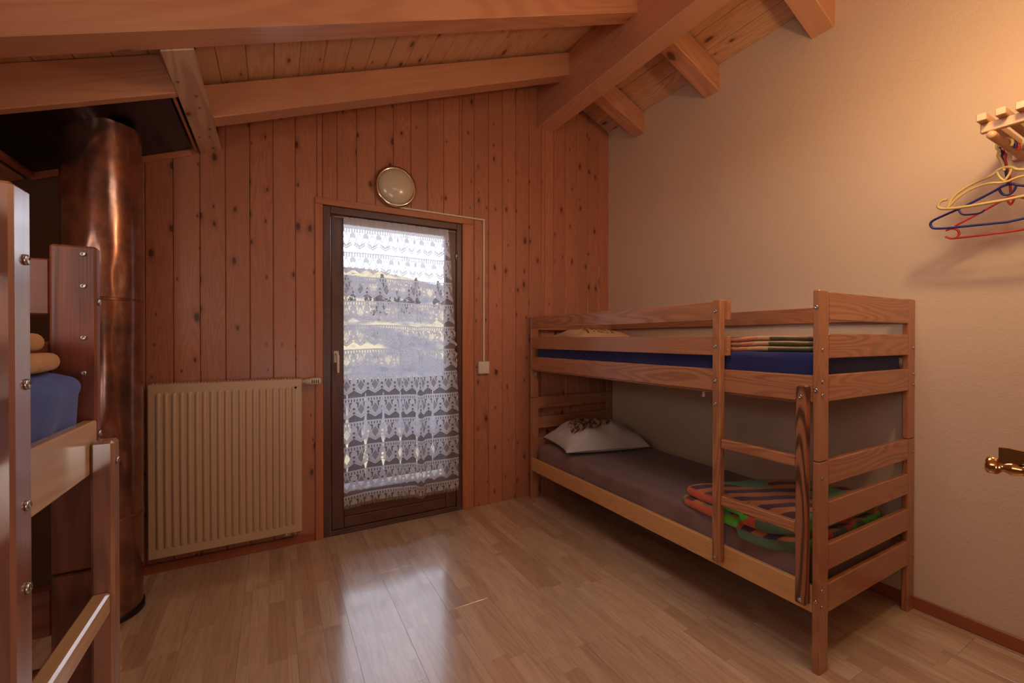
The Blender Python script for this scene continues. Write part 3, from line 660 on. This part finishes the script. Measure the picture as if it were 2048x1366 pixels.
# ------------------------------------------------------------ bunk beds
def bunk(name, xf, ye, s, zo, label, big=False):
    """xf: plane of the open long side, ye: outer face of the ladder end, s: +1 opens towards -X with the ladder end towards -Y,
    -1 the same bed turned by half a turn; zo: small height shift of the horizontal boards"""
    W_, L_ = 0.838, 2.056
    X = lambda a: xf+s*a
    Y = lambda b_: ye+s*b_
    bed = empty(name, (X(W_/2), Y(L_/2), 0)); tag(bed, label, 'bunk bed', 'wooden bunk beds')
    def bb_(nm, a0, a1, b0, b1, z0, z1, mat, c=0.003, lab=None, par=None):
        return board(nm, (X(a0), Y(b0), z0), (X(a1), Y(b1), z1), mat, par or bed, c, label=lab)
    def bolt(par, a, b_, z, ax):
        # ax: 'a' facing the open side, 'b' facing the end
        r = 0.006 if not big else 0.0055 if ax != 'c' else 0.0038
        prof = [(0.0, -0.0005), (r*1.25, -0.0005), (r*1.2, 0.002), (r*0.62, 0.0035), (r*0.55, 0.0015), (0.0, 0.0015)]
        m_ = MB(); org = (X(a), Y(b_), z)
        if ax == 'a': m_.lathe([(q, -s*h) for q, h in prof], org, 'X', 14)
        elif ax == 'b': m_.lathe([(q, -s*h) for q, h in prof], org, 'Y', 14)
        else: m_.lathe([(q, s*h) for q, h in prof], org, 'Y', 14)
        m_.build('bolt', M['steel'], par, org, fix=True)
    wk = 'dark' if big else 'bed'; wx, wy, wz = wood(wk, 'X'), wood(wk, 'Y'), wood(wk, 'Z')
    ZS = 0.792
    for e, (b0, b1) in enumerate(((0.0, 0.024), (L_-0.024, L_))):
        for a0, a1 in ((0.0, 0.068), (W_-0.068, W_)):
            lo_ = bb_('post', a0, a1, b0, b1, 0.0, ZS-0.001, wz); up_ = bb_('post', a0, a1, b0, b1, ZS+0.001, 1.434, wz, 0.004)
            if a0 == 0.0:
                for z in ((0.27,) if e == 0 else (0.27,)): bolt(lo_, -0.0004, (b0+b1)/2, z, 'a')
                for z in (1.37, 1.06) if not big else (1.06, 1.325): bolt(up_, -0.0004, (b0+b1)/2, z, 'a')
            face, bb0 = ('b', b0-0.0004) if e == 0 else ('c', b1+0.0004)
            for z in (0.25, 0.31, 0.73): bolt(lo_, a0+0.022 if a0 == 0 else a1-0.016, bb0, z, face)
            for z in (1.04, 1.09, 1.21): bolt(up_, a0+0.022 if a0 == 0 else a1-0.016, bb0, z, face)
            if big and e == 0 and a0 == 0.0:
                for z in (1.418, 1.355, 1.253, 1.183): bolt(up_, a0+0.019, b1+0.0004, z, 'c')
        o0, o1 = (b0, b0+0.020) if e == 0 else (b1-0.020, b1)
        for z0, z1 in ((1.322, 1.430), (1.178, 1.270), (1.015, 1.115), (0.700, 0.793), (0.542, 0.635), (0.376, 0.474), (0.216, 0.326)):
            bb_('end_board', 0.068, W_-0.068, o0, o1, z0+zo, z1+zo, wx)
    ry_ = wood('rail', 'Y') if not big else wy
    bb_('side_rail', 0.0, 0.022, 0.024, L_-0.024, 1.013+zo, 1.114+zo, ry_ if False else wy if not big else wood('sheen', 'Y'))
    bb_('side_rail', 0.0, 0.022, 0.024, L_-0.024, 0.222+zo, 0.322+zo, ry_)
    for z0, z1 in ((1.013, 1.114), (0.222, 0.322)): bb_('side_rail', W_-0.022, W_, 0.024, L_-0.024, z0+zo, z1+zo, wy)
    for z0, z1 in ((1.335, 1.422), (1.176, 1.264)):
        bb_('guard_rail', 0.0, 0.020, 0.365 if not big else 0.384, L_-0.024, z0+zo*0.3, z1+zo*0.3, wy)
        bb_('guard_rail', W_-0.020, W_, 0.024, L_-0.024, z0+zo*0.3, z1+zo*0.3, wy)
    for z in (1.02, 0.24):
        for q in range(11):
            yy = 0.10+q*0.178
            bb_('bed_slat', 0.024, W_-0.024, yy, yy+0.07, z+zo+0.002, z+zo+0.018, wood('pale', 'X'), 0.002)
        bb_('slat_ledge', 0.0225, 0.045, 0.026, L_-0.026, z+zo-0.018, z+zo+0.0015, wy); bb_('slat_ledge', W_-0.045, W_-0.0225, 0.026, L_-0.026, z+zo-0.018, z+zo+0.0015, wy)
    # ladder: tall stile, short stile, rungs
    z_t, z_b = 1.427 if not big else 1.440, 0.252
    tl = bb_('ladder_stile', -0.0355, -0.0005, 0.380 if not big else 0.388, 0.420 if not big else 0.433, z_b, z_t, wz if not big else wood('gloss', 'Z'), 0.004)
    stz = wood('stile', 'Z') if not big else wood('gloss', 'Z')
    sh_ = bb_('ladder_stile', -0.0355, -0.0005, 0.029, 0.067, z_b, 1.077+zo, stz, 0.005, 'short dark ladder upright with bold grain' if not big else None)
    for z in (0.27, 1.065, 1.218, 1.375, 0.96): bolt(tl, -0.0362, 0.404, z+zo, 'a')
    for z in (0.27, 1.035): bolt(sh_, -0.0362, 0.048, z+zo, 'a')
    for z0, z1 in ((0.765, 0.807), (0.512, 0.554)):
        bb_('rung', -0.030, -0.002, 0.067, 0.380, z0+zo*1.9, z1+zo*1.9, wood('bed', 'Y') if not big else wood('sheen', 'Y'), 0.004)
    if big:
        o_ = X(0.09); yb_ = Y(0.0245)
        MB().cbox((X(0.075), Y(0.026), 0.945), (X(0.103), Y(0.030), 0.985), 0.001).lathe([(0, 0), (0.006, 0), (0.005, -0.004), (0, -0.004)], (X(0.09), Y(0.030), 0.965), 'Y', 10).build('bracket', M['steel'], bed, (X(0.09), Y(0.03), 0.965))
    else:
        MB().cbox((X(0.024), Y(L_-0.028), 0.955), (X(0.030), Y(L_-0.060), 0.995), 0.001).build('bracket', M['steel'], bed, (X(0.03), Y(L_-0.05), 0.97))
        MB().lathe([(0, 0), (0.009, -0.002), (0.006, -0.02), (0.009, -0.035), (0, -0.04)], (X(0.08), Y(0.55), 1.005), 'Z', 10).build('end_clip', M['white'], bed, (X(0.08), Y(0.55), 1.0))
    return bed
bunk('bunk_bed', 1.762, 0.837, 1, 0.0, 'honey pine bunk bed along the plaster wall with grey-brown lower mattress')
bunk('bunk_bed', -0.310, 1.175, -1, -0.025, 'pine bunk bed coloured dark for shade, cut off by the left edge, in front of the copper flue', True)

# mattresses and bedding
def mattress(name, x0, x1, y0, y1, z0, z1, mat, label, wr=0.004, rnd_=0.035, seed=0.0):
    nu, nv = 34, 90; cx, cy = (x0+x1)/2, (y0+y1)/2; hx, hy = (x1-x0)/2, (y1-y0)/2; hz_ = (z1-z0)/2; cz = (z0+z1)/2
    vs = []; fs = []
    # rounded box from rings around the Y axis
    def ring(y, shrink):
        out = []; pts = []
        nn = 12
        for q, (sx_, sz_) in enumerate(((1, 1), (-1, 1), (-1, -1), (1, -1))):
            for i in range(nn):
                a = math.pi/2*(q+i/(nn-1)); pts.append((sx_*(hx-rnd_)+rnd_*math.cos(a), sz_*(hz_-rnd_)+rnd_*math.sin(a)))
        # subdivide the straight runs
        full = []
        for i in range(len(pts)):
            p, p2 = pts[i], pts[(i+1) % len(pts)]; d_ = math.hypot(p2[0]-p[0], p2[1]-p[1]); m_ = max(1, int(d_/0.05))
            for t in range(m_): full.append((p[0]+(p2[0]-p[0])*t/m_, p[1]+(p2[1]-p[1])*t/m_))
        for a, b_ in full:
            k_ = Vector((a, b_)); k_ = Vector((k_.x*(hx-shrink)/hx, k_.y*(hz_-shrink)/hz_))
            side = max(0.0, (abs(a)-(hx-0.05))/0.05)
            q_ = Vector((a*3+seed, y*9, b_*22)); wv = noise.noise(q_)*wr*(0.4+1.6*side)+noise.noise(Vector((a*9, y*26+b_*30, seed)))*wr*0.9*side
            nrm = Vector((a/hx, b_/hz_)); nrm = nrm.normalized() if nrm.length > 0 else nrm
            k_ += nrm*wv
            if b_ < -hz_+0.01: k_.y = b_
            out.append((cx+k_.x, y, cz+k_.y))
        return out
    ys = [y0+rnd_*(1-math.cos(t)) for t in [i*math.pi/2/6 for i in range(7)]]
    shr = [rnd_*(1-math.sin(i*math.pi/2/6)) for i in range(7)]
    ym = [y0+rnd_+(y1-y0-2*rnd_)*i/nv for i in range(1, nv)]
    Ys = ys+ym+[y1-(q-y0) for q in ys[::-1]]; Sh = shr+[0]*len(ym)+shr[::-1]
    for y, sh_ in zip(Ys, Sh): r_ = ring(y, sh_); n = len(r_); vs += r_
    for j in range(len(Ys)-1):
        for i in range(n): fs.append((j*n+i, (j+1)*n+i, (j+1)*n+(i+1) % n, j*n+(i+1) % n))
    m_ = MB().add(vs, fs, 0, True); m_.add(vs[:n], [tuple(range(n))], 0); m_.add(vs[-n:], [tuple(range(n))[::-1]], 0)
    o = m_.build(name, mat, None, (cx, cy, z0), fix=True); tag(o, label, 'mattress'); return o
mattress('mattress', 1.788, 2.50, 0.875, 2.835, 0.259, 0.430, M['taupe'], 'grey-brown sheeted mattress on the lower level of the right bunk bed', 0.006, 0.04, 1.0)
mattress('mattress', 1.788, 2.55, 0.868, 2.84, 1.039, 1.198, M['navy'], 'navy sheeted mattress on the upper level of the right bunk bed', 0.004, 0.03, 5.0)
mattress('mattress', -1.115, -0.328, -0.84, 1.142, 1.014, 1.190, M['blue'], 'bright blue sheeted mattress on the upper level of the left bunk bed', 0.012, 0.045, 9.0)

def pillow(name, ctr, hx, hy, h, rot, mat, label, seed, parts=None, wr=0.008):
    m_ = MB(); n = 40; cs, sn = math.cos(rot), math.sin(rot)
    def pt(s, t, up):
        a, b_ = s*2-1, t*2-1
        e = (1-abs(a)**2.6)*(1-abs(b_)**2.6); z = max(0, e)**0.55
        pin = 1-0.10*(1-abs(a)**2)*abs(b_)**3; pin2 = 1-0.10*(1-abs(b_)**2)*abs(a)**3
        x, y = a*hx*pin2, b_*hy*pin
        wv = noise.noise(Vector((a*2.2+seed, b_*2.2, up)))*wr*2+noise.noise(Vector((math.atan2(a, b_)*4, seed, (a*a+b_*b_))))*wr
        zz = (h*z+wv*z) if up > 0 else -0.28*h*z
        return (ctr[0]+x*cs-y*sn, ctr[1]+x*sn+y*cs, ctr[2]+0.28*h+zz)
    m_.grid(n, n, lambda s, t: pt(s, t, 1)); k = len(m_.v); m_.grid(n, n, lambda s, t: pt(1-s, t, -1))
    o = m_.build(name, mat, None, ctr, fix=True); tag(o, label, 'pillow')
    return o, pt
pl, ptf = pillow('pillow', (2.13, 2.55, 0.428), 0.33, 0.25, 0.155, R(-14), M['pillow'], 'white pillow with brown ribbon print at the far end of the lower bunk', 2.0, wr=0.022)
m_ = MB()
rr_ = random.Random(4)
for i in range(9):
    s0, t0 = 0.14+0.050*i, 0.22+0.05*rr_.random(); s1, t1 = s0+0.09, t0+0.42
    for j in range(4):
        P_ = []
        for q in range(7):
            u = q/6; s_ = s0+(s1-s0)*u+0.012*math.sin(u*7+i+j*2); t_ = t0+(t1-t0)*u+j*0.035-0.03; a = Vector(ptf(min(.97, s_), min(.97, t_), 1))+Vector((0, 0, 0.002)); b_ = Vector(ptf(min(.97, s_+0.045), min(.97, t_+0.02), 1))+Vector((0, 0, 0.012)); P_ += [a, b_]
        m_.add(P_, [(2*q, 2*q+1, 2*q+3, 2*q+2) for q in range(6)], (i+j) % 2, True)
o = m_.build('ribbon_print', [M['brownprint'], M['cream']], pl, (2.13, 2.555, 0.5)); tag(o, 'brown ruffled ribbon print')
pl2, ptf2 = pillow('pillow', (2.13, 2.60, 1.199), 0.31, 0.22, 0.10, R(-4), M['cream'], 'cream pillow with brown stripes at the far end of the upper bunk', 7.0)
m_ = MB()
for i in range(7):
    P_ = []
    for q in range(8):
        u = q/7; a = Vector(ptf2(0.28+0.06*i+0.03*math.sin(u*5+i), 0.12+0.75*u, 1))+Vector((0, 0, 0.002)); b_ = Vector(ptf2(0.28+0.06*i+0.022+0.03*math.sin(u*5+i), 0.12+0.75*u, 1))+Vector((0, 0, 0.003)); P_ += [a, b_]
    m_.add(P_, [(2*q, 2*q+1, 2*q+3, 2*q+2) for q in range(7)], 0, True)
tag(m_.build('stripe_print', M['brownprint'], pl2, (2.13, 2.6, 1.3)), 'brown stripes')

def folded(name, outline, z0, layers, th, mat, label, seed=0.0, droop=None, wob=0.006, cat='blanket'):
    """a folded blanket: a stack of soft slabs, each a rounded-edge outline; outline is a closed list of XY points"""
    m_ = MB(); cx = sum(p[0] for p in outline)/len(outline); cy = sum(p[1] for p in outline)/len(outline)
    # resample outline smoothly
    pts = []
    N = len(outline)
    for i in range(N):
        p0, p1, p2, p3 = [Vector(outline[(i+k_) % N]) for k_ in (-1, 0, 1, 2)]
        for q in range(14):
            t = q/14; pts.append(0.5*((2*p1)+(-p0+p2)*t+(2*p0-5*p1+4*p2-p3)*t*t+(-p0+3*p1-3*p2+p3)*t**3)*0.35+(p1*(1-t)+p2*t)*0.65)
    n = len(pts); rings = [(0.0, 1.0), (0.5, 1.0)]
    for L in range(layers):
        sc_ = 1.0-0.035*L+0.02*math.sin(L*2.3+seed); zb = z0+L*th; top = L == layers-1
        prof = [(0.90, 0.06)]+[(0.955+0.045*math.sin(a), 0.5-0.46*math.cos(a)) for a in [math.pi*i/8 for i in range(9)]]+[(0.90, 0.95), (0.7, 0.97), (0.45, 0.98), (0.2, 0.98), (0.0, 0.98)]
        vs = []
        for (k_, h) in prof:
            for i, p in enumerate(pts):
                d_ = Vector((p.x-cx, p.y-cy)); r_ = d_*k_*sc_*(1+0.02*noise.noise(Vector((i*0.12, L*3+seed, 0))))
                x, y = cx+r_.x, cy+r_.y
                z = zb+h*th+(noise.noise(Vector((x*6+seed, y*6, L*0.3)))*wob+noise.noise(Vector((x*16, y*16+seed, L))) * wob*0.3)*(1 if L else (h))
                if droop: z += droop(x, y)
                vs.append((x, y, z))
        fs = [(j*n+i, j*n+(i+1) % n, (j+1)*n+(i+1) % n, (j+1)*n+i) for j in range(len(prof)-1) for i in range(n)]
        m_.add(vs, fs, 0, True)
    o = m_.build(name, mat, None, (cx, cy, z0), fix=True); tag(o, label, cat); return o
folded('folded_blanket', [(1.80, 1.47), (1.93, 1.42), (2.16, 1.35), (2.40, 1.24), (2.47, 1.05), (2.40, 0.895), (2.12, 0.885), (1.83, 0.90), (1.772, 1.02), (1.768, 1.25)], 0.428, 2, 0.050, M['fleece'],
    'striped navy, orange and bright green fleece folded on the lower bunk', 1.0, lambda x, y: -0.05*max(0, (1.87-x)/0.1)**1.3 if y < 1.15 else -0.01*max(0, (1.87-x)/0.1), 0.008)
folded('folded_blanket', [(1.80, 1.33), (2.05, 1.36), (2.35, 1.34), (2.42, 1.1), (2.40, 0.91), (2.1, 0.90), (1.83, 0.905), (1.805, 1.1)], 1.199, 3, 0.022, M['fleece2'],
    'cream, coral and dark green fleece folded on the upper right bunk', 4.0, lambda x, y: -0.012*max(0, (y-1.1)/0.2), 0.006)
folded('folded_blanket', [(-0.348, 1.085), (-0.38, 1.115), (-0.7, 1.10), (-0.95, 1.05), (-0.98, 0.8), (-0.92, 0.55), (-0.6, 0.52), (-0.40, 0.60), (-0.345, 0.85), (-0.338, 1.0)], 1.192, 2, 0.034, M['tan'],
    'tan folded fleece lying on the blue sheet of the left bunk', 8.0, None, 0.006)

# ------------------------------------------------------------ coat rack and hangers
RX0, RY = 2.18, 0.51
rk = empty('coat_rack', (XW, 0.35, 2.0)); tag(rk, 'wooden slatted coat rack on the plaster wall at the right edge', 'coat rack')
for i in range(8):
    yy = 0.527-0.046*i
    board('rack_bar', (RX0, yy-0.0125, 2.020), (XW, yy+0.0125, 2.045), wood('rack', 'X'), rk, 0.002)
board('cross_bar', (2.215, 0.15, 1.986), (2.235, 0.538, 2.0195), wood('rack', 'Y'), rk, 0.003)
board('cross_bar', (2.575, 0.15, 1.960), (XW-0.0005, 0.538, 2.0195), wood('rack', 'Y'), rk, 0.003)
MB().lathe([(0, 0), (0.0125, 0.001), (0.0135, 0.008), (0.0135, XW-RX0-0.035)], (RX0+0.03, RY, 1.972), 'X', 18).build('hanging_rod', wood('rack', 'X'), rk, (2.4, RY, 1.972))
MB().lathe([(0, 0), (0.0125, 0.001), (0.0135, 0.008), (0.0135, XW-RX0-0.035)], (RX0+0.03, 0.20, 1.972), 'X', 18).build('hanging_rod', wood('rack', 'X'), rk, (2.4, 0.20, 1.972))

Fv = Vector((math.sin(YAW)*math.cos(PIT), math.cos(YAW)*math.cos(PIT), math.sin(PIT))); Rv = Vector((math.cos(YAW), -math.sin(YAW), 0)); Uv = Rv.cross(Fv)
def yz(u, v, x):      # survey: point of the photograph on the vertical plane at x
    d_ = (u-1024)/F_PX*Rv+(683-v)/F_PX*Uv+Fv; t = x/d_.x; return (d_.y*t, H+d_.z*t)
def hp(x, pts): return [yz(1748+a/3.036, 150+b_/3.036, x) for a, b_ in pts]
def smooth(p, it=2):
    for _ in range(it):
        q = [p[0]]
        for i in range(len(p)-1):
            a, b_ = Vector(p[i]), Vector(p[i+1]); q += [tuple(a*0.75+b_*0.25), tuple(a*0.25+b_*0.75)]
        q.append(p[-1]); p = q
    return p
def hanger(x, yc, mat, strands, r, label):
    e = MB()
    for pts, rad in strands:
        p = smooth(hp(x, pts)); half = [q for q in p if q[0] >= yc-0.001]
        crosses = len(half) < len(p) or abs(p[-1][0]-yc) < 0.035
        if half and len(half) < len(p) and p[0][0] < yc and p[-1][0] < yc:
            ring = [(yc, half[0][1])]+half+[(yc, half[-1][1])]; ring += [(2*yc-a, b_) for a, b_ in ring[-2:0:-1]]
            e.tube([(x, a, b_) for a, b_ in ring], rad, 8, closed=True)
        elif crosses and half:
            last = half[-1]; line = half+[(yc, last[1]+0.0)] if last[0] > yc+0.002 else half
            mir = [(2*yc-a, b_) for a, b_ in line[::-1]]; full = line+mir[1:]
            e.tube([(x, a, b_) for a, b_ in full], rad, 8)
        else:
            e.tube([(x, a, b_) for a, b_ in half], rad, 8); e.tube([(x, 2*yc-a, b_) for a, b_ in half], rad, 8)
    o = e.build('clothes_hanger', mat, None, (x, yc, 1.96)); tag(o, label, 'hanger', 'plastic hangers on the coat rack')
    return o
def hook(o, x, yc, zb, mat, r):
    m_ = MB(); P_ = [(x, yc, zb)]
    zc = 1.966; rr = 0.020
    P_ += [(x, yc+0.004, (zb+zc)/2-0.02), (x, yc+0.016, zc-0.032)]
    for a in range(-50, 230, 14): P_.append((x, RY+rr*math.cos(R(a)), zc+0.003+rr*math.sin(R(a))))
    m_.tube(P_, r, 8); m_.build('hook', mat, o, (x, yc, zb))
hx = 2.36; yc = RY
o = hanger(hx, yc, M['yellow'], [
    ([(445, 757), (408, 762), (384, 795), (400, 812), (450, 812), (530, 805), (760, 765), (911, 738), (1000, 722)], 0.0055),
    ([(447, 806), (465, 762), (490, 728), (560, 680), (640, 640), (715, 612), (745, 580), (790, 560), (850, 560), (911, 545), (1000, 535)], 0.0056),
    ([(455, 800), (500, 750), (580, 695), (690, 655), (790, 655), (860, 640), (905, 600), (911, 560)], 0.0042),
    ([(745, 585), (760, 620), (800, 650)], 0.004)], 0.004, 'yellow plastic hanger, frontmost on the coat rack at the right edge')
hook(o, hx, yc, yz(2036, 335, hx)[1], M['yellow'], 0.0048)
hx = 2.40
o = hanger(hx, yc, M['bluep'], [
    ([(1000, 872), (911, 883), (640, 910), (370, 938), (342, 918), (344, 893), (380, 872), (520, 812), (640, 752), (755, 692), (790, 668), (911, 645), (1000, 640)], 0.0046),
    ([(515, 820), (530, 845), (560, 850), (650, 840), (672, 818)], 0.0034),
    ([(758, 690), (775, 723), (810, 733), (911, 715), (1000, 705)], 0.0038)], 0.004, 'dark blue plastic hanger, second on the coat rack at the right edge')
hook(o, hx, yc, yz(2036, 362, hx)[1], M['bluep'], 0.0045)
hx = 2.44
o = hanger(hx, yc, M['redp'], [
    ([(436, 945), (470, 932), (505, 936), (520, 960), (508, 985), (470, 996), (434, 982)], 0.0040),
    ([(470, 994), (640, 975), (911, 940), (1000, 930)], 0.0040),
    ([(490, 918), (620, 850), (760, 772), (830, 735), (911, 708), (1000, 700)], 0.0040),
    ([(812, 762), (825, 788), (860, 797), (911, 795), (1000, 790)], 0.0036)], 0.004, 'red plastic hanger, rearmost on the coat rack at the right edge')
hook(o, hx, yc, yz(2036, 384, hx)[1], M['redp'], 0.0042)

# ------------------------------------------------------------ room door beside the camera (only its handle enters the picture)
d2 = empty('door_2', (1.2, 0.075, 0)); tag(d2, kind='structure')
board('door_leaf', (0.80, 0.0655, 0.006), (1.632, 0.104, 2.02), wood('trim', 'Z'), d2, 0.004)
board('casing', (1.634, 0.0755, 0), (1.70, 0.095, 2.09), tw, d2)
hy, hz0, hx0 = 0.200, 1.078, 0.858
prof = [(0.0, 0.0), (0.0095, 0.0003), (0.0112, 0.002), (0.0116, 0.007), (0.0112, 0.014), (0.0098, 0.0165), (0.0072, 0.0195), (0.0068, 0.024), (0.0090, 0.031), (0.0092, 0.037), (0.0070, 0.044), (0.0074, 0.049), (0.0096, 0.058), (0.0085, 0.072), (0.0085, 0.082), (0.020, 0.085), (0.022, 0.095), (0.0, 0.0955)]
MB().lathe([(a, -b_*(0.72 if b_ < 0.06 else 1.0)) for a, b_ in prof], (hx0, hy, hz0), 'Y', 28).build('door_handle', M['brass'], d2, (hx0, hy, hz0), fix=True)
MB().prism([(0.188, 1.1045), (0.188, 1.0850), (0.181, 1.0835), (0.172, 1.0835), (0.166, 1.0875), (0.160, 1.0930), (0.150, 1.0960), (0.1045, 1.0940), (0.1045, 1.1000), (0.150, 1.1020), (0.180, 1.1050)], 'X', hx0-0.005, hx0+0.005).build('handle_guard', M['brass'], d2, (hx0, hy, hz0), fix=True)
